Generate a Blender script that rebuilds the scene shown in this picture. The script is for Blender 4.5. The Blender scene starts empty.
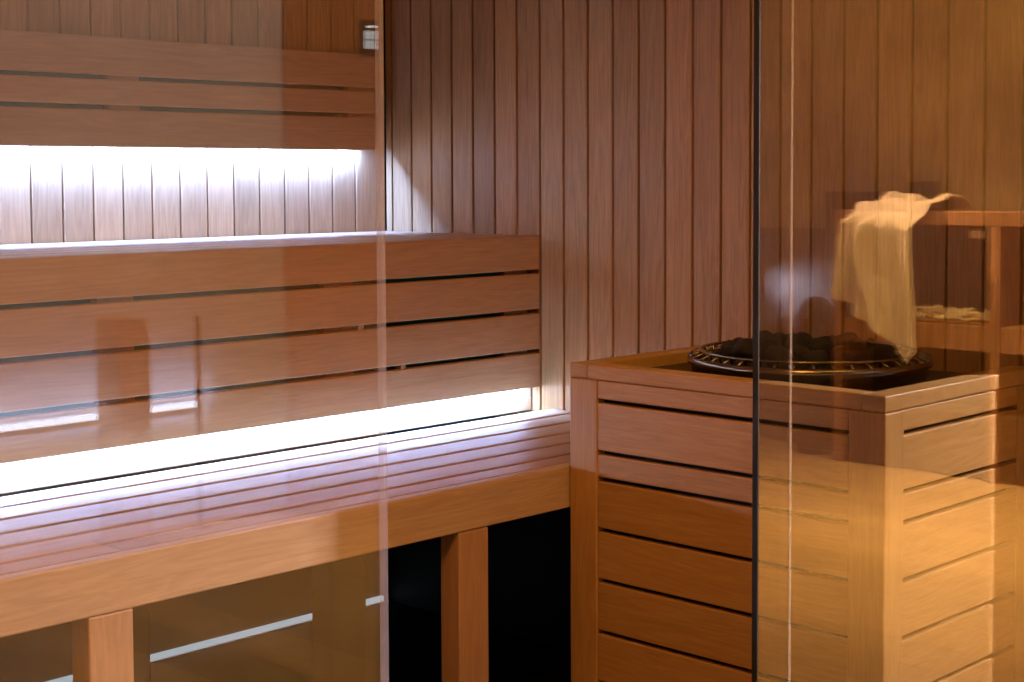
import bpy, bmesh, math, random
from mathutils import Vector, Matrix, noise as mnoise

M = 0.08            # one wall-board pitch in metres
ZF = -12.95         # floor level in board units (upper bench top = 0)
C = bpy.context.scene.collection
rnd = random.Random(7)


def P(x, y, z):
    return Vector((x * M, y * M, (z - ZF) * M))


# ------------------------------------------------------------------ materials
def new_mat(name):
    m = bpy.data.materials.new(name)
    m.use_nodes = True
    nt = m.node_tree
    nt.nodes.clear()
    out = nt.nodes.new('ShaderNodeOutputMaterial')
    return m, nt, out


def plain(name, col, rough=0.5, metal=0.0, spec=0.5, noise_amt=0.0, noise_scale=40, bump=0.0):
    m, nt, out = new_mat(name)
    b = nt.nodes.new('ShaderNodeBsdfPrincipled')
    b.inputs['Base Color'].default_value = (*col, 1)
    b.inputs['Roughness'].default_value = rough
    b.inputs['Metallic'].default_value = metal
    b.inputs['Specular IOR Level'].default_value = spec
    if noise_amt or bump:
        tc = nt.nodes.new('ShaderNodeTexCoord')
        n = nt.nodes.new('ShaderNodeTexNoise')
        n.inputs['Scale'].default_value = noise_scale
        n.inputs['Detail'].default_value = 5
        nt.links.new(tc.outputs['Object'], n.inputs['Vector'])
        if noise_amt:
            mp = nt.nodes.new('ShaderNodeMapRange')
            mp.inputs['From Min'].default_value = 0.3
            mp.inputs['From Max'].default_value = 0.7
            mp.inputs['To Min'].default_value = 1 - noise_amt
            mp.inputs['To Max'].default_value = 1 + noise_amt
            nt.links.new(n.outputs['Fac'], mp.inputs['Value'])
            mx = nt.nodes.new('ShaderNodeVectorMath')
            mx.operation = 'SCALE'
            mx.inputs[0].default_value = col
            nt.links.new(mp.outputs['Result'], mx.inputs['Scale'])
            nt.links.new(mx.outputs['Vector'], b.inputs['Base Color'])
        if bump:
            bp = nt.nodes.new('ShaderNodeBump')
            bp.inputs['Strength'].default_value = bump
            bp.inputs['Distance'].default_value = 0.01
            nt.links.new(n.outputs['Fac'], bp.inputs['Height'])
            nt.links.new(bp.outputs['Normal'], b.inputs['Normal'])
    nt.links.new(b.outputs['BSDF'], out.inputs['Surface'])
    return m


def emit(name, col, strength):
    m, nt, out = new_mat(name)
    e = nt.nodes.new('ShaderNodeEmission')
    e.inputs['Color'].default_value = (*col, 1)
    e.inputs['Strength'].default_value = strength
    nt.links.new(e.outputs['Emission'], out.inputs['Surface'])
    return m


def wood(name, axis, light, dark, rough=0.5, tint=0.16, swirl=0.6, contrast=1.0, spec=0.4):
    """Planed timber: long grain along axis, each board (mesh island) its own cut and tone."""
    m, nt, out = new_mat(name)
    N, L = nt.nodes, nt.links
    tc = N.new('ShaderNodeTexCoord')
    geo = N.new('ShaderNodeNewGeometry')
    oi = N.new('ShaderNodeObjectInfo')
    add = N.new('ShaderNodeMath'); add.operation = 'ADD'
    L.new(geo.outputs['Random Per Island'], add.inputs[0])
    L.new(oi.outputs['Random'], add.inputs[1])
    off = N.new('ShaderNodeMath'); off.operation = 'MULTIPLY'; off.inputs[1].default_value = 37.3
    L.new(add.outputs[0], off.inputs[0])
    va = N.new('ShaderNodeVectorMath'); va.operation = 'ADD'
    L.new(tc.outputs['Object'], va.inputs[0])
    L.new(off.outputs[0], va.inputs[1])
    sc = {'X': (0.055, 1, 1), 'Y': (1, 0.055, 1), 'Z': (1, 1, 0.055)}[axis]
    mp = N.new('ShaderNodeMapping'); mp.inputs['Scale'].default_value = sc
    L.new(va.outputs[0], mp.inputs['Vector'])
    # broad figure
    n1 = N.new('ShaderNodeTexNoise')
    n1.inputs['Scale'].default_value = 26; n1.inputs['Detail'].default_value = 3
    n1.inputs['Roughness'].default_value = 0.55; n1.inputs['Distortion'].default_value = swirl
    L.new(mp.outputs[0], n1.inputs['Vector'])
    # growth rings drawn from the broad figure
    rg = N.new('ShaderNodeMath'); rg.operation = 'MULTIPLY'; rg.inputs[1].default_value = 9.0
    L.new(n1.outputs['Fac'], rg.inputs[0])
    fr = N.new('ShaderNodeMath'); fr.operation = 'PINGPONG'; fr.inputs[1].default_value = 0.5
    L.new(rg.outputs[0], fr.inputs[0])
    # fine fibre
    n2 = N.new('ShaderNodeTexNoise')
    n2.inputs['Scale'].default_value = 210; n2.inputs['Detail'].default_value = 4
    n2.inputs['Roughness'].default_value = 0.7
    L.new(mp.outputs[0], n2.inputs['Vector'])
    m1 = N.new('ShaderNodeMath'); m1.operation = 'MULTIPLY'; m1.inputs[1].default_value = 0.55 * contrast
    L.new(fr.outputs[0], m1.inputs[0])
    m2 = N.new('ShaderNodeMath'); m2.operation = 'MULTIPLY_ADD'; m2.inputs[1].default_value = 0.9 * contrast
    L.new(n2.outputs['Fac'], m2.inputs[0]); L.new(m1.outputs[0], m2.inputs[2])
    m3 = N.new('ShaderNodeMath'); m3.operation = 'MULTIPLY_ADD'; m3.inputs[1].default_value = 0.55
    L.new(n1.outputs['Fac'], m3.inputs[0]); L.new(m2.outputs[0], m3.inputs[2])
    ramp = N.new('ShaderNodeMapRange')
    ramp.inputs['From Min'].default_value = 0.45; ramp.inputs['From Max'].default_value = 1.25
    L.new(m3.outputs[0], ramp.inputs['Value'])
    mix = N.new('ShaderNodeMix'); mix.data_type = 'RGBA'
    mix.inputs['A'].default_value = (*dark, 1); mix.inputs['B'].default_value = (*light, 1)
    L.new(ramp.outputs['Result'], mix.inputs['Factor'])
    tn = N.new('ShaderNodeMapRange')
    tn.inputs['To Min'].default_value = 1 - tint; tn.inputs['To Max'].default_value = 1 + tint
    L.new(geo.outputs['Random Per Island'], tn.inputs['Value'])
    tv = N.new('ShaderNodeVectorMath'); tv.operation = 'SCALE'
    L.new(mix.outputs['Result'], tv.inputs[0]); L.new(tn.outputs['Result'], tv.inputs['Scale'])
    b = N.new('ShaderNodeBsdfPrincipled')
    b.inputs['Roughness'].default_value = rough
    b.inputs['Specular IOR Level'].default_value = spec
    L.new(tv.outputs[0], b.inputs['Base Color'])
    bp = N.new('ShaderNodeBump'); bp.inputs['Strength'].default_value = 0.12; bp.inputs['Distance'].default_value = 0.002
    L.new(n2.outputs['Fac'], bp.inputs['Height']); L.new(bp.outputs['Normal'], b.inputs['Normal'])
    L.new(b.outputs['BSDF'], out.inputs['Surface'])
    return m


def glass(name, tint, r0):
    """Clear sheet glass: passes light straight on and mirrors a share of it by Schlick's law."""
    m, nt, out = new_mat(name)
    N, L = nt.nodes, nt.links
    geo = N.new('ShaderNodeNewGeometry')
    dt = N.new('ShaderNodeVectorMath'); dt.operation = 'DOT_PRODUCT'
    L.new(geo.outputs['Normal'], dt.inputs[0]); L.new(geo.outputs['Incoming'], dt.inputs[1])
    ab = N.new('ShaderNodeMath'); ab.operation = 'ABSOLUTE'
    L.new(dt.outputs['Value'], ab.inputs[0])
    om = N.new('ShaderNodeMath'); om.operation = 'SUBTRACT'; om.inputs[0].default_value = 1.0
    L.new(ab.outputs[0], om.inputs[1])
    pw = N.new('ShaderNodeMath'); pw.operation = 'POWER'; pw.inputs[1].default_value = 5
    L.new(om.outputs[0], pw.inputs[0])
    ma = N.new('ShaderNodeMath'); ma.operation = 'MULTIPLY_ADD'
    ma.inputs[1].default_value = 1 - r0; ma.inputs[2].default_value = r0
    L.new(pw.outputs[0], ma.inputs[0])
    t = N.new('ShaderNodeBsdfTransparent'); t.inputs['Color'].default_value = (*tint, 1)
    g = N.new('ShaderNodeBsdfGlossy'); g.inputs['Roughness'].default_value = 0.0
    g.inputs['Color'].default_value = (1, 0.97, 0.92, 1)
    mx = N.new('ShaderNodeMixShader')
    L.new(ma.outputs[0], mx.inputs['Fac']); L.new(t.outputs[0], mx.inputs[1]); L.new(g.outputs[0], mx.inputs[2])
    L.new(mx.outputs[0], out.inputs['Surface'])
    return m


def frosted_edge(name, col, clear):
    m, nt, out = new_mat(name)
    N, L = nt.nodes, nt.links
    t = N.new('ShaderNodeBsdfTransparent'); t.inputs['Color'].default_value = (0.95, 0.95, 0.95, 1)
    d = N.new('ShaderNodeBsdfDiffuse'); d.inputs['Color'].default_value = (*col, 1)
    tr = N.new('ShaderNodeBsdfTranslucent'); tr.inputs['Color'].default_value = (*col, 1)
    m1 = N.new('ShaderNodeMixShader'); m1.inputs['Fac'].default_value = 0.5
    L.new(d.outputs[0], m1.inputs[1]); L.new(tr.outputs[0], m1.inputs[2])
    m2 = N.new('ShaderNodeMixShader'); m2.inputs['Fac'].default_value = clear
    L.new(m1.outputs[0], m2.inputs[1]); L.new(t.outputs[0], m2.inputs[2])
    L.new(m2.outputs[0], out.inputs['Surface'])
    return m


WL, WD = (0.46, 0.265, 0.125), (0.27, 0.140, 0.058)
BL, BD = (0.52, 0.310, 0.172), (0.36, 0.200, 0.100)
HL, HD = (0.54, 0.318, 0.115), (0.36, 0.195, 0.056)
M_wallz = wood('wall timber', 'Z', WL, WD, rough=0.5, tint=0.15, contrast=1.25)
M_walls = wood('side wall timber', 'Z', (0.46, 0.258, 0.108), (0.27, 0.136, 0.049), rough=0.5, tint=0.15, contrast=1.25)  # same timber as the back wall, blue lowered to offset light strip spill
M_bx = wood('bench timber along', 'X', BL, BD, rough=0.42, tint=0.06)
M_by = wood('bench timber across', 'Y', BL, BD, rough=0.45, tint=0.06)
M_bz = wood('bench timber upright', 'Z', BL, BD, rough=0.45, tint=0.06)
M_rail = wood('front rail timber', 'X', (0.55, 0.385, 0.25), (0.39, 0.25, 0.145), rough=0.42, tint=0.05, swirl=1.3)
M_hx = wood('heater timber along front', 'X', HL, HD, rough=0.42, tint=0.10, swirl=1.2)
M_hy = wood('heater timber along side', 'Y', HL, HD, rough=0.42, tint=0.10, swirl=1.2)
M_hz = wood('heater timber upright', 'Z', HL, HD, rough=0.42, tint=0.08)
M_lobfloor = wood('lobby oak floor', 'Y', (0.62, 0.38, 0.19), (0.34, 0.17, 0.07), rough=0.55, tint=0.16, swirl=1.5, contrast=1.25)
M_cabx = wood('cabinet timber', 'Y', (0.48, 0.24, 0.10), (0.28, 0.12, 0.045), rough=0.4)
M_gap = plain('dark void behind boards', (0.008, 0.006, 0.004), 0.9)
M_teal = plain('teal gap tint', (0.025, 0.16, 0.17), 0.8)  # cool light between the slats put into this teal
M_tile = plain('dark floor tile', (0.008, 0.008, 0.003), 0.7, noise_amt=0.25, noise_scale=18)
M_bdark = plain('leg timber with painted shade', (0.03, 0.02, 0.012), 0.7)  # shade under the benches painted into the leg colour
M_white = plain('white painted board', (0.86, 0.86, 0.86), 0.5)
M_plaster = plain('lobby ochre plaster', (0.52, 0.40, 0.20), 0.85, noise_amt=0.35, noise_scale=2.2, bump=0.15)
M_greywall = plain('lobby pale plaster', (0.62, 0.60, 0.60), 0.85, noise_amt=0.1, noise_scale=3)
M_ceil = plain('ceiling paint', (0.30, 0.22, 0.14), 0.9)
M_steel = plain('polished steel', (0.34, 0.29, 0.22), 0.2, metal=1.0)
M_dsteel = plain('dark steel plate', (0.055, 0.035, 0.02), 0.45, metal=0.3, noise_amt=0.2)
M_stone = plain('sauna stone', (0.020, 0.013, 0.006), 0.75, noise_amt=0.5, noise_scale=60, bump=0.6)
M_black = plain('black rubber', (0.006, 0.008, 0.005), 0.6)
M_blackbox = plain('matt black case', (0.012, 0.012, 0.008), 0.55)
M_towel = plain('cream terry cloth', (0.78, 0.64, 0.46), 0.95, noise_amt=0.12, noise_scale=220, bump=0.5)
M_shav = plain('pale wood shavings', (0.80, 0.62, 0.38), 0.8, noise_amt=0.25, noise_scale=90)
M_cabin = plain('dark cabinet inside', (0.075, 0.03, 0.012), 0.6)
M_wains = plain('grey brown wainscot', (0.13, 0.10, 0.09), 0.7)
M_chair = plain('dark brown upholstery', (0.03, 0.018, 0.01), 0.8, noise_amt=0.15)
M_clip = plain('bright steel clip', (0.8, 0.82, 0.85), 0.35, metal=0.8)
LEDC = (0.153, 0.307, 1.0)
M_led = emit('cool white led diffuser', (0.80, 0.88, 1.0), 7)
M_ledfloor = emit('cool led floor line', (0.62, 0.80, 0.95), 0.55)
M_ledlob = emit('cool led lobby line', (0.70, 0.82, 1.0), 10)
M_digit = emit('white display digit', (0.85, 0.95, 1.0), 6)
M_odigit = emit('orange display digit', (1.0, 0.40, 0.10), 2.5)
M_alu = plain('aluminium channel', (0.6, 0.6, 0.62), 0.4, metal=0.8)
M_glassL = glass('clear sheet glass', (0.965, 0.965, 0.955), 0.055)
M_glassR = glass('clear door glass', (0.80, 0.79, 0.75), 0.06)
M_edge = frosted_edge('polished glass edge', (0.90, 0.84, 0.92), 0.84)
M_strip = frosted_edge('clear pvc strip', (0.80, 0.66, 0.45), 0.82)


# ------------------------------------------------------------------ mesh helpers
class MB:
    """Gathers shapes given in board units into ONE mesh object."""
    def __init__(self):
        self.bm = bmesh.new()

    def box(self, x0, x1, y0, y1, z0, z1, bev=0.0, seg=2):
        a, b = P(min(x0, x1), min(y0, y1), min(z0, z1)), P(max(x0, x1), max(y0, y1), max(z0, z1))
        mat = Matrix.Translation((a + b) / 2) @ Matrix.Diagonal((*(b - a), 1))
        tmp = bmesh.new()
        bmesh.ops.create_cube(tmp, size=1, matrix=mat)
        if bev:
            bmesh.ops.bevel(tmp, geom=list(tmp.edges), offset=bev * M, segments=seg, affect='EDGES', profile=0.5)
        self.merge(tmp)
        return self

    def merge(self, tmp):
        me = bpy.data.meshes.new('t')
        tmp.to_mesh(me); tmp.free()
        self.bm.from_mesh(me)
        bpy.data.meshes.remove(me)

    def tube(self, pts, r, n=8, closed=False):
        pts = [P(*p) for p in pts]
        r *= M
        rings = []
        k = len(pts)
        for i, p in enumerate(pts):
            a = pts[(i - 1) % k] if (closed or i > 0) else p
            b = pts[(i + 1) % k] if (closed or i < k - 1) else p
            t = (b - a).normalized()
            s = t.cross(Vector((0, 0, 1)))
            if s.length < 1e-3:
                s = Vector((1, 0, 0))
            s.normalize()
            u = s.cross(t)
            rings.append([self.bm.verts.new(p + (s * math.cos(2 * math.pi * j / n) + u * math.sin(2 * math.pi * j / n)) * r) for j in range(n)])
        for i in range(k if closed else k - 1):
            A, B = rings[i], rings[(i + 1) % k]
            for j in range(n):
                self.bm.faces.new((A[j], A[(j + 1) % n], B[(j + 1) % n], B[j])).smooth = True
        if not closed:
            self.bm.faces.new(rings[0][::-1]); self.bm.faces.new(rings[-1])
        return self

    def lathe(self, cx, cy, prof, n=64):
        """Closed profile of (radius, z) turned about a vertical axis."""
        rings = []
        for r, z in prof:
            rings.append([self.bm.verts.new(P(cx + r * math.cos(2 * math.pi * j / n), cy + r * math.sin(2 * math.pi * j / n), z)) for j in range(n)])
        for A, B in zip(rings, rings[1:] + rings[:1]):
            for j in range(n):
                self.bm.faces.new((A[j], A[(j + 1) % n], B[(j + 1) % n], B[j])).smooth = True
        return self

    def build(self, name, mat, parent=None, kind=None):
        bmesh.ops.recalc_face_normals(self.bm, faces=self.bm.faces)
        me = bpy.data.meshes.new(name)
        if parent is not None:
            off = -parent.location
            bmesh.ops.translate(self.bm, verts=self.bm.verts, vec=off)
        self.bm.to_mesh(me); self.bm.free()
        me.materials.append(mat)
        o = bpy.data.objects.new(name, me)
        C.objects.link(o)
        if parent is not None:
            o.parent = parent
        if kind:
            o['kind'] = kind
        return o


def thing(name, label, cat, loc, group=None):
    o = bpy.data.objects.new(name, None)
    C.objects.link(o)
    o.location = P(*loc)
    o.empty_display_size = 0.05
    o['label'] = label; o['category'] = cat
    if group:
        o['group'] = group
    return o


def tag(o, label, cat, group=None):
    o['label'] = label; o['category'] = cat
    if group:
        o['group'] = group
    return o


def area(name, loc, target, sx, sy, col, power, spread=180):
    l = bpy.data.lights.new(name, 'AREA')
    l.shape = 'RECTANGLE'; l.size = sx * M; l.size_y = sy * M
    l.color = col; l.energy = power; l.spread = math.radians(spread)
    o = bpy.data.objects.new(name, l)
    C.objects.link(o)
    o.location = P(*loc)
    d = (P(*target) - P(*loc)).normalized()
    o.rotation_euler = d.to_track_quat('-Z', 'Y').to_euler()
    return o


def strip_light(name, x0, x1, y, z, dy, dz, width, col, power):
    """Area light the length of an LED strip, facing (0, dy, dz)."""
    l = bpy.data.lights.new(name, 'AREA')
    l.shape = 'RECTANGLE'; l.size = abs(x1 - x0) * M; l.size_y = width * M
    l.color = col; l.energy = power
    o = bpy.data.objects.new(name, l)
    C.objects.link(o)
    o.location = P((x0 + x1) / 2, y, z)
    f = Vector((0, dy, dz)).normalized()
    zax = -f
    xax = Vector((1, 0, 0))
    yax = zax.cross(xax)
    o.rotation_euler = Matrix((xax, yax, zax)).transposed().to_euler()
    return o


ZC = 14.0           # sauna ceiling
GY = -25.2          # glass front
XL = -33.0          # far end of the sauna room

# ------------------------------------------------------------------ the sauna shell
def board_wall_back():
    mb = MB()
    edges = [0.0] + [-(1.343 + k) for k in range(0, 32)]
    for a, b in zip(edges, edges[1:]):
        mb.box(b + 0.032, a - 0.032, 0.0, 0.30, ZF, ZC, bev=0.016, seg=1)
    o = mb.build('wall_back', M_wallz, kind='structure')
    MB().box(XL - 0.5, 0.5, 0.24, 0.6, ZF, ZC).build('wall_back_batten', M_gap, o)
    return o


def board_wall_side():
    mb = MB()
    edges = [0.0] + [-(0.3505 + k) for k in range(0, 25)] + [GY + 0.1]
    for a, b in zip(edges, edges[1:]):
        if a - b < 0.08:
            continue
        mb.box(0.0, 0.30, b + 0.038, a - 0.038, ZF, ZC, bev=0.016, seg=1)
    o = mb.build('wall_side', M_walls, kind='structure')
    MB().box(0.24, 0.6, GY + 0.1, 0.5, ZF, ZC).build('wall_side_batten', M_gap, o)
    return o


board_wall_back()
board_wall_side()
MB().box(XL, -0.06, -0.010, -0.004, ZF, -5.9).build('underbench_shade_back', M_black, kind='structure')  # black sheet standing in for the shade under the benches
MB().box(-0.05, -0.004, -14.2, -0.012, ZF, -5.9).build('underbench_shade_side', M_black, kind='structure')  # the same under-bench shade as a black sheet on the side wall
MB().box(XL - 0.6, XL, GY, 0.6, ZF, ZC).build('wall_far_end', M_bz, kind='structure')
MB().box(XL - 0.6, 0.6, GY, 0.6, ZC, ZC + 0.5).build('ceiling', M_bx, kind='structure')
MB().box(XL - 0.6, 0.6, GY - 0.1, 0.6, ZF - 0.4, ZF).build('floor', M_tile, kind='structure')

# ------------------------------------------------------------------ lobby shell (seen mirrored in the glass)
LX0, LX1, LY = -60.0, 37.0, -66.0
mb = MB()
x = LX0
while x < LX1:
    mb.box(x + 0.012, min(x + 2.2, LX1) - 0.012, LY, GY - 0.1, ZF - 0.4, ZF - 0.0)
    x += 2.2
mb.build('floor_lobby', M_lobfloor, kind='structure')
LC = 22.0
MB().box(LX1, LX1 + 0.6, LY, GY, ZF, LC).build('wall_lobby_right', M_plaster, kind='structure')
MB().box(LX0 - 0.6, LX0, LY, GY, ZF, LC).build('wall_lobby_left', M_greywall, kind='structure')
wb = MB().box(LX0, LX1, LY - 0.6, LY, ZF, LC).build('wall_lobby_rear', M_greywall, kind='structure')
MB().box(0.62, LX1, GY - 0.3, GY + 0.3, ZF, LC).build('wall_lobby_front', M_wains, kind='structure')
MB().box(LX0, XL - 0.62, GY - 0.3, GY + 0.3, ZF, LC).build('wall_lobby_front_far', M_wains, kind='structure')
MB().box(XL - 0.6, 0.6, GY - 0.3, GY + 0.3, ZC + 0.52, LC).build('wall_above_glass', M_wains, kind='structure')
MB().box(LX0, LX1, LY, GY, LC, LC + 0.5).build('ceiling_lobby', M_ceil, kind='structure')

# ------------------------------------------------------------------ upper backrest on the back wall
t = thing('backrest', 'three plank wooden backrest fixed to the back wall above the upper bench', 'backrest', (-10, -0.4, 2.76))
mb = MB()
WX0, WX1 = -30.0, -0.95
for z0, z1 in ((4.87, 5.97), (4.0, 4.735), (2.76, 3.86)):
    mb.box(WX0, WX1, -0.60, -0.30, z0, z1, bev=0.035)
mb.build('slat_panel', M_bx, t)
for xa in (-1.9, -10.98, -20.0):
    MB().box(xa, xa + 1.05, -0.30, -0.002, 3.35, 5.85, bev=0.03).build('post', M_bz, t)
MB().box(WX0, WX1 - 0.1, -0.06, -0.01, 3.5, 5.85).build('gap_glow_sheet', M_teal, t)  # added sheet, its teal paints the cool light in the slat gaps

t = thing('led_strip', 'white glowing light strip under the upper wall backrest', 'light strip', (-10, -0.15, 3.1), 'white light strips')
MB().box(-29.5, -1.5, -0.29, -0.02, 2.98, 3.10, bev=0.02).build('channel', M_alu, t)
MB().box(-29.5, -1.5, -0.27, -0.17, 2.90, 2.975, bev=0.015).build('diffuser', M_led, t)
strip_light('upper strip glow', -29.5, -1.45, -0.225, 2.87, 0.25, -1, 0.07, (0.17, 0.345, 1.0), 88)

# ------------------------------------------------------------------ upper bench
YR = -7.36
t = thing('upper_bench', 'upper slatted wooden bench running along the back wall', 'bench', (-12, -4, -0.4))
mb = MB()
nsl = 6
ya, yb = -0.03, -7.04
w = (ya - yb) / nsl
for i in range(nsl):
    mb.box(-31.5, -0.03, ya - i * w - 0.06, ya - (i + 1) * w + 0.06, -0.34, 0.0, bev=0.06)
mb.build('seat', M_bx, t)
MB().box(-31.5, -0.03, -6.72, -0.03, -0.41, -0.36).build('light_stop_sheet', M_teal, t)  # added sheet, keeps strip light from leaking through the seat gaps
for xa in (-29.4, -22.42, -15.48, -8.4, -1.31):
    MB().box(xa, xa + 0.9, -6.62, -0.5, -1.2, -0.42, bev=0.03).build('bearer', M_by, t)

# ------------------------------------------------------------------ lower backrest (the riser of the upper bench)
t = thing('backrest', 'four plank wooden backrest standing behind the lower bench', 'backrest', (-12, -7.2, -5.4))
mb = MB()
for z0, z1 in ((-1.065, 0.0), (-2.305, -1.187), (-3.57, -2.44), (-4.765, -3.693)):
    mb.box(-31.5, -0.03, YR, YR + 0.3, z0, z1, bev=0.035)
mb.build('slat_panel', M_bx, t)
for xa in (-29.4, -22.42, -15.48, -8.4, -1.31):
    MB().box(xa, xa + 1.03, YR + 0.31, YR + 0.60, -4.40, -0.36, bev=0.03).build('post', M_bz, t)
    if xa < -2:
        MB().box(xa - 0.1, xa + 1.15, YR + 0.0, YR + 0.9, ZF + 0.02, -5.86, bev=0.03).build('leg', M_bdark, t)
MB().box(-31.5, -0.10, YR + 0.62, YR + 0.66, -4.4, -0.5).build('gap_glow_sheet', M_teal, t)  # added teal sheet painting the cool light behind the riser slats
MB().box(-31.5, -0.07, YR + 0.34, YR + 0.61, -5.53, -4.42, bev=0.02).build('light_board', M_bx, t)
cl = [(-7.32 + 0.0, -2.37), (-5.75, -3.63)]
for cx_, cz_ in cl:
    MB().box(cx_ - 0.09, cx_ + 0.09, YR + 0.02, YR + 0.28, cz_ - 0.08, cz_ + 0.08, bev=0.02).build('clip', M_clip, t)

t = thing('led_strip', 'white glowing light strip under the four plank backrest of the lower bench', 'light strip', (-12, -7.1, -4.5), 'white light strips')
MB().box(-31.0, -0.55, YR + 0.31, YR + 0.335, -4.66, -4.44, bev=0.005).build('channel', M_alu, t)
MB().box(-31.0, -0.55, YR + 0.27, YR + 0.309, -4.74, -4.56, bev=0.01).build('diffuser', M_led, t)
strip_light('bench strip glow', -31.0, -0.45, YR + 0.20, -4.78, -0.55, -1, 0.12, (0.36, 0.54, 1.0), 10.5)
strip_light('bench strip seat wash', -31.0, -0.45, YR + 0.16, -4.84, -0.75, -0.75, 0.08, (0.17, 0.37, 1.0), 34).data.spread = math.radians(75)
strip_light('bench strip board wash', -31.0, -0.45, YR + 0.18, -4.80, 1.0, -0.9, 0.06, (0.27, 0.46, 1.0), 30)

# ------------------------------------------------------------------ lower bench
YLF = -14.76
ZL = -5.40
t = thing('lower_bench', 'lower slatted wooden bench with a deep front rail', 'bench', (-14, -11, ZF))
mb = MB()
ge = [-7.85, -8.96, -10.115, -11.35, -12.51, -13.68]
for a, b in zip(ge, ge[1:]):
    mb.box(-31.5, -0.03, a - 0.05, b + 0.05, ZL - 0.34, ZL, bev=0.05)
mb.box(-31.5, -0.03, -13.68 - 0.05, YLF + 0.33, ZL - 0.34, ZL, bev=0.03)
mb.build('seat', M_bx, t)
MB().box(-31.5, -0.03, YLF, YLF + 0.32, -6.473, ZL, bev=0.04).build('front_rail', M_rail, t)
for xa in (-29.9, -20.34, -10.64):
    MB().box(xa, xa + 0.98, YLF + 0.02, YLF + 0.67, ZF + 0.01, -6.48, bev=0.045).build('leg', M_bz, t)
    MB().box(xa + 0.1, xa + 0.9, YLF + 0.7, -8.0, -6.40, -5.85, bev=0.03).build('bearer', M_by, t)

MB().box(-31.5, -0.06, -14.0, -6.9, -5.84, -5.75).build('light_stop_tray', M_teal, t)  # added tray that blocks strip light leaking below the seat

# floor light line along the back wall
t = thing('led_strip', 'thin blue white light line along the floor under the benches', 'light strip', (-12, -0.2, ZF))
MB().box(-31, -0.4, -0.26, -0.01, ZF + 0.01, ZF + 0.06).build('channel', M_alu, t)
MB().box(-31, -0.4, -0.20, -0.06, ZF + 0.062, ZF + 0.24, bev=0.02).build('diffuser', M_ledfloor, t)

# ------------------------------------------------------------------ heater and its timber surround
HX, HF, HB, HT = -6.84, -23.74, -14.80, -2.80
t = thing('heater_surround', 'square wooden surround of horizontal planks around the stone heater', 'heater guard', (-3.4, -19.3, ZF))
RW = 0.58
rz0 = -3.16
mb = MB()
mb.box(HX, -0.03, HF, HF + RW, rz0, HT, bev=0.035)
mb.box(HX, HX + RW, HF + RW + 0.004, HB - RW - 0.004, rz0, HT, bev=0.035)
mb.box(HX, -0.03, HB - RW, HB, rz0, HT, bev=0.035)
mb.build('top_rim', M_hy, t)
pz = rz0 - 0.012
PW = 0.89
for (xa, xb, y0, y1) in ((HX, HX + 0.79, HF, HF + PW), (HX, HX + 0.79, HB - PW, HB), (-0.82, -0.03, HF, HF + PW)):
    MB().box(xa, xb, y0, y1, ZF + 0.01, pz, bev=0.035).build('corner_post', M_hz, t)
seams = [pz, -3.68, -4.955, -5.62, -6.885, -8.15, -9.445, -10.72, -12.0, ZF]
ms, mf = MB(), MB()
for i in range(len(seams) - 1):
    top = seams[i] - (0.055 if i else 0.0)
    bot = seams[i + 1] + (0.055 if i < len(seams) - 2 else 0.1)
    ms.box(HX + 0.03, HX + 0.26, HF + PW + 0.012, HB - PW - 0.012, bot, top, bev=0.025)
    mf.box(HX + 0.79 + 0.012, -0.82 - 0.012, HF + 0.03, HF + 0.26, bot, top, bev=0.025)
ms.build('side_panel', M_hy, t)
mf.build('front_panel', M_hx, t)
MB().box(HX + 0.30, HX + 0.36, HF + 0.3, HB - 0.3, ZF + 0.1, rz0 - 0.05).box(HX + 0.36, -0.4, HF + 0.30, HF + 0.36, ZF + 0.1, rz0 - 0.05).build('lining', M_gap, t)

HCX, HCY, HR = -3.02, -19.3, 2.98
t = thing('sauna_heater', 'round steel sauna heater with a polished rim sunk in the wooden surround', 'heater', (HCX, HCY, ZF))
MB().box(HX + RW + 0.01, -0.03, HF + RW + 0.01, HB - RW - 0.01, HT - 0.42, HT - 0.30, bev=0.02).build('deck_plate', M_dsteel, t)
MB().lathe(HCX, HCY, [(HR, -2.76), (HR - 0.01, -2.63), (HR - 0.07, -2.59), (HR - 0.16, -2.63), (HR - 0.20, -3.05), (HR - 0.12, -3.05), (HR - 0.10, -2.80)]).build('rim', M_steel, t)
MB().lathe(HCX, HCY, [(HR - 0.22, -2.9), (HR - 0.30, -2.9), (HR - 0.30, -9.0), (0.02, -9.0), (0.02, -9.1), (HR - 0.22, -9.1)]).build('drum', M_dsteel, t)
mb = MB()
n = 40
for i in range(n):
    a = 2 * math.pi * i / n
    c, s = math.cos(a), math.sin(a)
    mb.tube([(HCX + (HR - 0.05) * c, HCY + (HR - 0.05) * s, -2.60), (HCX + (HR - 0.32) * c, HCY + (HR - 0.32) * s, -2.48), (HCX + (HR - 0.40) * c, HCY + (HR - 0.40) * s, -2.9)], 0.035, 6)
mb.tube([(HCX + (HR - 0.32) * math.cos(2 * math.pi * i / 64), HCY + (HR - 0.32) * math.sin(2 * math.pi * i / 64), -2.47) for i in range(64)], 0.035, 6, closed=True)
mb.build('wire_grille', M_steel, t)


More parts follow.
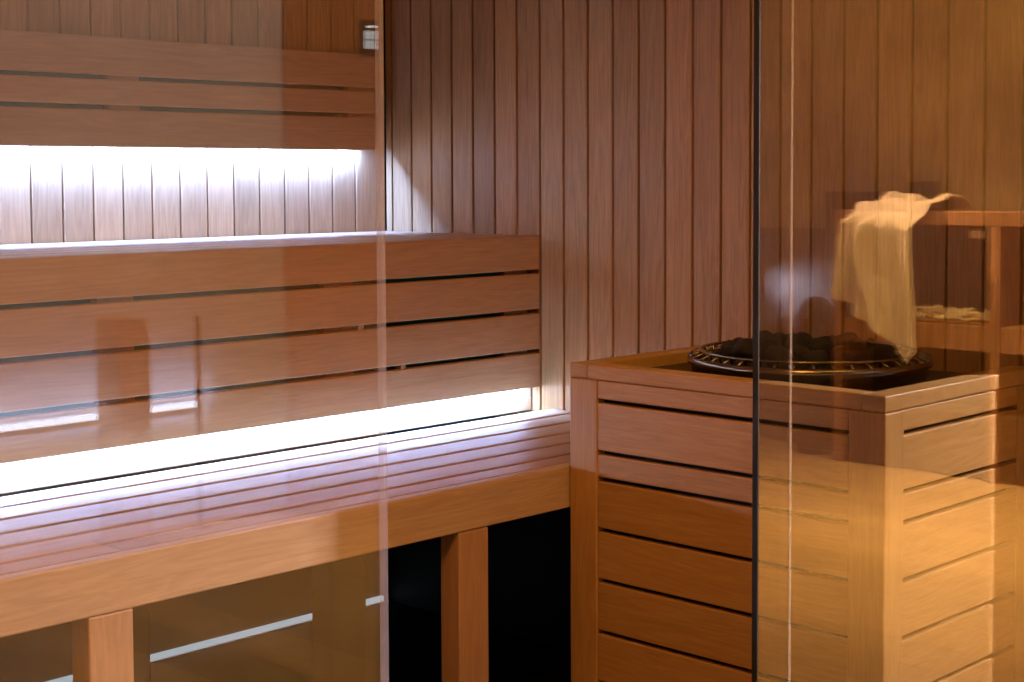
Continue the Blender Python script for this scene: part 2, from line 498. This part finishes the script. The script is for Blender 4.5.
def stone_mesh(seed):
    r = random.Random(seed)
    bm = bmesh.new()
    bmesh.ops.create_icosphere(bm, subdivisions=3, radius=1.0)
    off = Vector((r.uniform(-50, 50), r.uniform(-50, 50), r.uniform(-50, 50)))
    cuts = [(Vector((r.uniform(-1, 1), r.uniform(-1, 1), r.uniform(-1, 1))).normalized(), r.uniform(0.55, 0.85)) for _ in range(9)]
    for v in bm.verts:
        p = v.co.copy()
        for nrm, dd in cuts:
            k = p.dot(nrm)
            if k > dd:
                p -= nrm * (k - dd) * 0.9
        p *= 1 + 0.13 * mnoise.noise(p * 1.7 + off) + 0.04 * mnoise.noise(p * 6 + off)
        v.co = p
    for f in bm.faces:
        f.smooth = True
    me = bpy.data.meshes.new('heater_stone')
    bm.to_mesh(me); bm.free()
    me.materials.append(M_stone)
    return me


smesh = [stone_mesh(i) for i in range(9)]
spots = []
for ring, (rr, cnt, zz) in enumerate(((2.25, 18, -2.86), (1.60, 12, -2.86), (0.92, 7, -2.86), (0.15, 1, -2.86), (1.92, 12, -2.44), (1.2, 8, -2.38), (0.45, 3, -2.36))):
    for i in range(cnt):
        a = 2 * math.pi * (i + rnd.uniform(-0.18, 0.18)) / cnt + ring * 0.7
        q = rr + rnd.uniform(-0.08, 0.08)
        spots.append((HCX + q * math.cos(a), HCY + q * math.sin(a), zz + rnd.uniform(-0.06, 0.06)))
for i, s in enumerate(spots):
    o = bpy.data.objects.new('heater_stone', smesh[i % len(smesh)])
    C.objects.link(o)
    o.location = P(*s)
    k = rnd.uniform(0.26, 0.33) * M
    o.scale = (k * rnd.uniform(0.9, 1.3), k * rnd.uniform(0.9, 1.2), k * rnd.uniform(0.7, 0.95))
    o.rotation_euler = (rnd.uniform(-0.6, 0.6), rnd.uniform(-0.6, 0.6), rnd.uniform(0, 6.28))
    tag(o, 'dark rough stone heaped inside the round steel rim of the heater', 'stone', 'stones heaped on the heater')

# ------------------------------------------------------------------ glass front
GT = 0.11
w1 = MB().box(XL, -22.035, GY - GT / 2, GY + GT / 2, ZF + 0.02, ZC).build('window_1', M_glassL, kind='structure')
tag(w1, 'large fixed glass pane in front of the benches', 'glass pane')
MB().box(-22.03, -21.965, GY - GT / 2, GY + GT / 2, ZF + 0.02, ZC, bev=0.01).build('glass_edge', M_edge, w1)
w2 = MB().box(-13.50, -0.02, GY - GT / 2, GY + GT / 2, ZF + 0.02, ZC).build('window_2', M_glassR, kind='structure')
tag(w2, 'smoky glass pane in front of the heater with a black edge seal', 'glass pane')
MB().box(-13.55, -13.505, GY - 0.057, GY + 0.057, ZF + 0.02, ZC, bev=0.01).build('edge_seal', M_black, w2)
MB().box(-12.60, -12.57, GY - GT / 2 - 0.04, GY - GT / 2 - 0.004, ZF + 0.02, ZC, bev=0.01).build('clear_strip', M_strip, w2)

# ------------------------------------------------------------------ lobby things (mirrored in the glass)
def real(y):          # mirrored depth -> real depth across the glass
    return 2 * GY - y


CX = 33.5             # cabinet front plane


def scale_to(X, pt):
    """Move a point along the line of sight of the mirrored eye to another depth X (sizes stay in proportion)."""
    ex, ey, ez = -35.47, -40.8, 1.819
    k = (X - ex) / (26.0 - ex)
    return ey + (pt[0] - ey) * k, ez + (pt[1] - ez) * k


def cab(yv, z):
    a, b = scale_to(CX, (yv, z))
    return real(a), b


yA, zT = cab(-1.36, 0.27)
yB, _ = cab(-9.54, 0.27)
yB0, _ = cab(-9.09, 0.27)
zD = cab(0, -0.35)[1]
yC = yB + (yB - yA)
t = thing('console_cabinet', 'open brown wooden console cabinet with a towel over its top', 'cabinet', (CX + 1.6, (yA + yC) / 2, ZF))
MB().box(CX, CX + 3.2, yA, yC, zD, zT, bev=0.05).build('top', M_cabx, t)
lw = yB - yB0
for ya_ in (yA, yB0, yC - lw):
    MB().box(CX, CX + 3.2, ya_, ya_ + lw, ZF + 0.02, zD - 0.01, bev=0.04).build('upright', M_cabx, t)
MB().box(CX + 3.0, CX + 3.2, yA + lw, yC - lw, ZF + 0.1, zD - 0.02).build('back_panel', M_cabin, t)
zs = cab(0, -4.65)[1]; zs2 = cab(0, -5.75)[1]
for ya_, yb_ in ((yA + lw + 0.01, yB0 - 0.01), (yB + 0.01, yC - lw - 0.01)):
    MB().box(CX + 0.1, CX + 2.98, ya_, yb_, zs2, zs, bev=0.04).build('shelf', M_cabx, t)
MB().box(CX + 0.25, CX + 2.98, yA + lw + 0.01, yC - lw - 0.01, ZF + 0.1, ZF + 3.2, bev=0.03).build('plinth', M_cabin, t)

# tray of shavings on the shelf
yt0, yt1 = cab(-4.4, 0)[0], cab(-8.6, 0)[0]
t = thing('shavings_tray', 'shallow tray of pale wood shavings on the cabinet shelf', 'tray', (CX + 1.2, (yt0 + yt1) / 2, zs))
MB().box(CX + 0.3, CX + 2.2, yt0, yt1, zs + 0.005, zs + 0.14, bev=0.03).build('tray', M_cabx, t)
bm = MB()
for i in range(150):
    px, py, pz_ = CX + rnd.uniform(0.4, 2.1), rnd.uniform(yt0 + 0.1, yt1 - 0.1), zs + 0.2 + rnd.uniform(0, 0.5) * rnd.random()
    a = rnd.uniform(0, 6.28)
    l = rnd.uniform(0.2, 0.45)
    bm.tube([(px - l * math.cos(a), py - l * math.sin(a), pz_), (px, py, pz_ + rnd.uniform(0.08, 0.2)), (px + l * math.cos(a), py + l * math.sin(a), pz_)], rnd.uniform(0.05, 0.09), 5)
sh = bm.build('shavings', M_shav, t)
sh['kind'] = 'stuff'


def seven_segment(mb, x, y, z, w, h, r, axis='X'):
    """An 8 built of seven lit bars facing -X (axis X) or +Y (axis Y)."""
    def bar(u0, u1, v0, v1):
        if axis == 'X':
            mb.box(x - 0.05, x, y + u0, y + u1, z + v0, z + v1)
        else:
            mb.box(x + u0, x + u1, y, y + 0.05, z + v0, z + v1)
    for v in (0, h / 2, h):
        bar(r, w - r, v - r / 2, v + r / 2)
    for u in (0, w - r):
        bar(u, u + r, r, h / 2 - r)
        bar(u, u + r, h / 2 + r, h - r)


yd, zd = cab(-8.0, -0.75)
t = thing('display_clock', 'small dark clock with glowing orange digits under the cabinet top', 'clock', (CX + 0.3, yd, zd))
MB().box(CX + 0.2, CX + 0.6, yd - 0.15, yd + 1.05, zd - 0.3, zD - 0.01, bev=0.04).build('case', M_blackbox, t)
mb = MB()
for i in range(3):
    seven_segment(mb, CX + 0.19, yd + 0.15 + i * 0.26, zd - 0.1, 0.19, 0.30, 0.05)
mb.build('digits', M_odigit, t)

# towel over the cabinet top
def towel():
    def pl(px, py):                     # position on the cabinet front
        return cab(-1.36 - (px - 833) * 0.0505, 0.27 - (py - 210) * 0.0437)

    def lerp(tab, x):
        for (a, fa), (b, fb) in zip(tab, tab[1:]):
            if x <= b:
                return fa + (fb - fa) * max(0, (x - a)) / (b - a)
        return tab[-1][1]

    hem = [(0, 298), (0.18, 306), (0.42, 322), (0.62, 338), (0.80, 352), (0.92, 362), (1.0, 349)]
    NU, NV = 90, 110
    bm = bmesh.new()
    grid = []
    for j in range(NV + 1):
        v = j / NV
        row = []
        for i in range(NU + 1):
            u = i / NU
            if v < 0.3:                 # heaped on the top, its free end trailing along the edge
                k = v / 0.3
                L = 868 + (857 - 868) * k
                R = lerp([(0, 946), (0.80, 944), (1.0, 930)], k)
                px = L + (R - L) * u
                yy, _ = pl(px, 200)
                ridge = 0.15 + 0.60 * math.exp(-((u - 0.32) / 0.20) ** 2) + 0.55 * math.exp(-((u - 0.92) / 0.25) ** 2)
                rise = math.sin(math.pi * min(1.0, 0.12 + 0.5 * (1 - k) + 0.38 * (1 - k) ** 3))
                fold = 0.17 * math.sin(8 * u + 9 * k) + 0.10 * math.sin(19 * u - 7 * k + 1)
                zz = zT + 0.13 + ridge * rise * 0.9 + max(0, fold) * (0.3 + 0.7 * math.sin(math.pi * k))
                xx = CX - 0.22 + 2.6 * (1 - k)
            else:
                k = (v - 0.3) / 0.7
                L = lerp([(0, 857), (0.35, 853), (1, 849)], k)
                R = lerp([(0, 930), (0.07, 926), (1, 931)], k)
                px = L + (R - L) * u
                py = 212 + (lerp(hem, u) - 212) * k
                yy, zz = pl(px, py)
                d = 0.0
                for c0, c1, A, wd_ in ((0.10, 0.04, 0.55, 0.07), (0.40, 0.34, 0.60, 0.09), (0.60, 0.58, 0.32, 0.07), (0.95, 0.93, 0.40, 0.09), (0.30, 0.50, 0.30, 0.05), (0.75, 0.80, 0.16, 0.05)):
                    d += A * math.exp(-((u - c0 - (c1 - c0) * k) / wd_) ** 2)
                d -= 0.75 * math.exp(-((u - 0.20 - 0.04 * k) / 0.07) ** 2) * math.exp(-((k - 0.55) / 0.30) ** 2)
                b = min(1.0, k / 0.12)
                b = b * b * (3 - 2 * b)
                xx = CX - 0.22 - (0.75 + 1.7 * d) * b
                zz += (1 - b) * 0.10
            p = Vector((u * 5, v * 7, 2.1))
            n = mnoise.noise(p) * 0.10 + mnoise.noise(p * 2.7) * 0.05
            row.append(bm.verts.new(P(xx - n, yy, zz + n * 0.4)))
        grid.append(row)
    for j in range(NV):
        for i in range(NU):
            f = bm.faces.new((grid[j][i], grid[j][i + 1], grid[j + 1][i + 1], grid[j + 1][i]))
            f.smooth = True
    me = bpy.data.meshes.new('towel')
    bm.to_mesh(me); bm.free()
    me.materials.append(M_towel)
    o = bpy.data.objects.new('towel', me)
    C.objects.link(o)
    s = o.modifiers.new('thick', 'SOLIDIFY'); s.thickness = 0.006; s.offset = 0
    tag(o, 'cream towel draped over the corner of the console cabinet', 'towel')
    return o


towel()

# black box on the wall behind the cabinet end
ya_, za_ = cab(0.0, 1.0)
yb_, zb_ = cab(-2.7, -1.0)
t = thing('wall_speaker', 'flat black speaker box hung on the ochre wall beside the towel', 'speaker', (36.8, ya_, zb_))
MB().box(35.9, LX1 - 0.01, ya_ - 0.6, yb_ + 1.2, zb_, za_ + 0.1, bev=0.08).build('case', M_blackbox, t)
MB().box(35.86, 35.898, ya_ - 0.35, yb_ + 0.95, zb_ + 0.3, za_ - 0.2, bev=0.02).build('grille', M_black, t)
y2, z2 = cab(-3.9, 1.05)
y3, z3 = cab(-5.15, 1.45)
t = thing('black_box', 'small black box standing on the cabinet top behind the towel', 'box', (36.3, y2, zT))
MB().box(36.0, 36.62, y2, y3, zT + 0.01, z3 + 0.05, bev=0.06).build('case', M_blackbox, t)
MB().box(36.0, 36.62, y2 + 0.02, y3 - 0.02, z3 + 0.06, z3 + 0.12, bev=0.02).build('lid', M_black, t)

# wainscot below the speaker on the lobby wall
zw = cab(0, -0.72)[1]
MB().box(LX1 - 0.25, LX1 - 0.005, LY + 0.1, GY - 0.4, ZF + 0.02, zw, bev=0.03).build('trim_1', M_wains, kind='structure')

# slim dome topped bin beside the cabinet end
BX, BR = 35.0, 0.98
eyv, _ = scale_to(BX, (-0.42, 0))
_, ztop = scale_to(BX, (0, -3.75))
by = real(eyv)
t = thing('waste_bin', 'tall slim dark waste bin with a domed lid beside the console cabinet', 'bin', (BX, by, ZF))
MB().lathe(BX, by, [(0.02, ZF + 0.01), (BR * 0.92, ZF + 0.01), (BR, ZF + 0.3), (BR, ztop - 1.25), (BR - 0.06, ztop - 1.2), (0.02, ztop - 1.2)], 40).build('body', M_chair, t)
dome = [(0.02, ztop - 1.18), (BR + 0.03, ztop - 1.18)] + [((BR + 0.03) * math.cos(a * math.pi / 16), ztop - 1.1 + 1.1 * math.sin(a * math.pi / 16)) for a in range(0, 8)] + [(0.02, ztop)]
MB().lathe(BX, by, dome, 40).build('lid', M_chair, t)

# control panel with digits on the lobby rear wall
YV = 15.6
def rear(X10, z10):
    ex, ey, ez = -35.47, -40.8, 1.819
    k = (YV - ey) / (10.0 - ey)
    return ex + (X10 - ex) * k, ez + (z10 - ez) * k


xa, za = rear(7.0, 6.9)
xb, zb = rear(8.05, 8.5)
t = thing('control_panel', 'black control panel with two rows of white digits on the lobby wall', 'control panel', ((xa + xb) / 2, LY + 0.2, za))
MB().box(xa, xb, LY + 0.005, LY + 0.35, za, zb, bev=0.06).build('case', M_blackbox, t)
mb = MB()
x0d, z0d = rear(7.32, 7.30)
for r_ in range(2):
    for k_ in range(3):
        seven_segment(mb, x0d + k_ * 0.27, LY + 0.352, z0d + r_ * 0.46, 0.19, 0.34, 0.035, 'Y')
mb.box(x0d + 0.15, x0d + 0.70, LY + 0.352, LY + 0.40, z0d + 0.98, z0d + 1.06)
mb.build('digits', M_digit, t)

# lit linear lamp on the lobby rear wall and the posts in front of it
xl0, zl0 = rear(-13.0, -6.9)
xl1, _ = rear(-1.0, -6.9)
t = thing('led_strip', 'long white light strip low on the lobby wall behind two posts', 'light strip', ((xl0 + xl1) / 2, LY + 0.2, zl0))
MB().box(xl0, xl1, LY + 0.005, LY + 0.18, zl0 - 0.2, zl0 + 0.2, bev=0.02).build('channel', M_alu, t)
MB().box(xl0 + 0.1, xl1 - 0.1, LY + 0.182, LY + 0.26, zl0 - 0.11, zl0 + 0.11, bev=0.02).build('diffuser', M_ledlob, t)
pa, _ = rear(-5.8, 0); pb, _ = rear(-4.5, 0)
t = thing('wooden_pedestal', 'broad square wooden pedestal standing before the lit lobby wall', 'pedestal', ((pa + pb) / 2, LY + 1.2, ZF))
MB().box(pa, pb, LY + 0.6, LY + 2.4, ZF + 0.14, ZF + 9.2, bev=0.08).build('shaft', M_bz, t)
MB().box(pa - 0.15, pb + 0.15, LY + 0.45, LY + 2.55, ZF + 0.005, ZF + 0.135, bev=0.03).build('base', M_dsteel, t)
pa, _ = rear(-1.75, 0)
t = thing('steel_pole', 'short thin dark pole standing before the lit lobby wall', 'pole', (pa, LY + 1.2, ZF))
MB().tube([(pa, LY + 1.2, ZF + 0.11), (pa, LY + 1.2, ZF + 9.0)], 0.12, 12).build('shaft', M_dsteel, t)
MB().lathe(pa, LY + 1.2, [(0.02, ZF + 0.005), (0.45, ZF + 0.005), (0.42, ZF + 0.10), (0.02, ZF + 0.10)], 24).build('base', M_dsteel, t)
strip_light('lobby strip wash', xl0, xl1, LY + 0.5, zl0 + 0.15, -1, 0.35, 0.2, (0.45, 0.62, 1.0), 14)
strip_light('lobby wall washer', xl0, rear(3.1, 0)[0], LY + 12.0, 20.5, -1, -1.2, 1.0, (1.0, 0.80, 0.68), 36)
# brown timber facing on the right of the lobby rear wall
xq, _ = rear(3.2, 0)
MB().box(xq, LX1 - 0.3, LY + 0.005, LY + 0.3, ZF + 0.01, LC - 0.02).build('trim_2', M_cabx, kind='structure')

# ------------------------------------------------------------------ light
WARM = (1.0, 0.43, 0.15)
area('lobby ceiling lamp', (-9.0, -34.5, 20), (-8.0, -20.0, -6), 12, 7, (1.0, 0.62, 0.14), 14)
area('lobby left ceiling lamp', (-28.0, -33.0, 20), (-22.0, -14.0, -6), 12, 7, (1.0, 0.42, 0.08), 37)
area('towel fill light', (29.5, -63.5, 12), (33.5, -46.5, -2.5), 1.5, 1.5, (1.0, 0.6, 0.36), 7, spread=22)  # unseen light added to brighten the towel and model its folds
area('floor spot lamp', (23.0, -44.0, 21.5), (21.0, -43, ZF), 5, 5, (1.0, 0.74, 0.29), 76, spread=75)
area('heater spot lamp', (20.6, -39.5, 13), (-4.5, -23.7, -6), 0.8, 0.8, (0.92, 0.86, 1.0), 28, spread=50)
area('lobby right wall fill', (29.0, -35.0, 21.7), (37.0, -44.0, 6), 8, 2, (1.0, 0.62, 0.22), 62)  # unseen light added to brighten the mirrored ochre wall
area('lobby rear floor fill', (-5.0, -53.0, 21.5), (-4.0, -52.0, ZF), 6, 4, (1.0, 0.80, 0.30), 16, spread=80)  # unseen light added to lift the floor mirrored in the left pane
area('wainscot cool fill', (35.2, -61.5, -3.5), (36.7, -57.0, -5.0), 0.8, 0.8, (0.55, 0.66, 1.0), 3.2, spread=60)  # unseen light added to make a cool patch on the wainscot
wd = bpy.data.worlds.new('World')
bpy.context.scene.world = wd
wd.use_nodes = True
wd.node_tree.nodes['Background'].inputs[0].default_value = (0.6, 0.5, 0.4, 1)
wd.node_tree.nodes['Background'].inputs[1].default_value = 0.01

# ------------------------------------------------------------------ camera
cam = bpy.data.cameras.new('Camera')
co = bpy.data.objects.new('Camera', cam)
C.objects.link(co)
a, p, r_ = 0.7966, -0.052, -0.0044
f = Vector((math.sin(a) * math.cos(p), math.cos(a) * math.cos(p), math.sin(p)))
right = Vector((math.cos(a), -math.sin(a), 0))
up = right.cross(f)
r2 = right * math.cos(r_) + up * math.sin(r_)
u2 = -right * math.sin(r_) + up * math.cos(r_)
co.matrix_world = Matrix.Translation(P(-35.472, -40.800, 1.819)) @ Matrix((r2, u2, -f)).transposed().to_4x4()
cam.sensor_width = 36
cam.lens = 36 * 1553.9 / 1024
cam.shift_y = -(341 - 258.5) / 1024
cam.clip_start = 0.05
cam.clip_end = 60
sc = bpy.context.scene
sc.camera = co
sc.view_settings.view_transform = 'Standard'
sc.view_settings.look = 'None'
sc.view_settings.gamma = 1.0
sc.view_settings.use_curve_mapping = False
sc.view_settings.exposure = 0.0
sc.cycles.use_denoising = True
sc.cycles.transparent_max_bounces = 24
sc.cycles.max_bounces = 10
sc.cycles.diffuse_bounces = 5
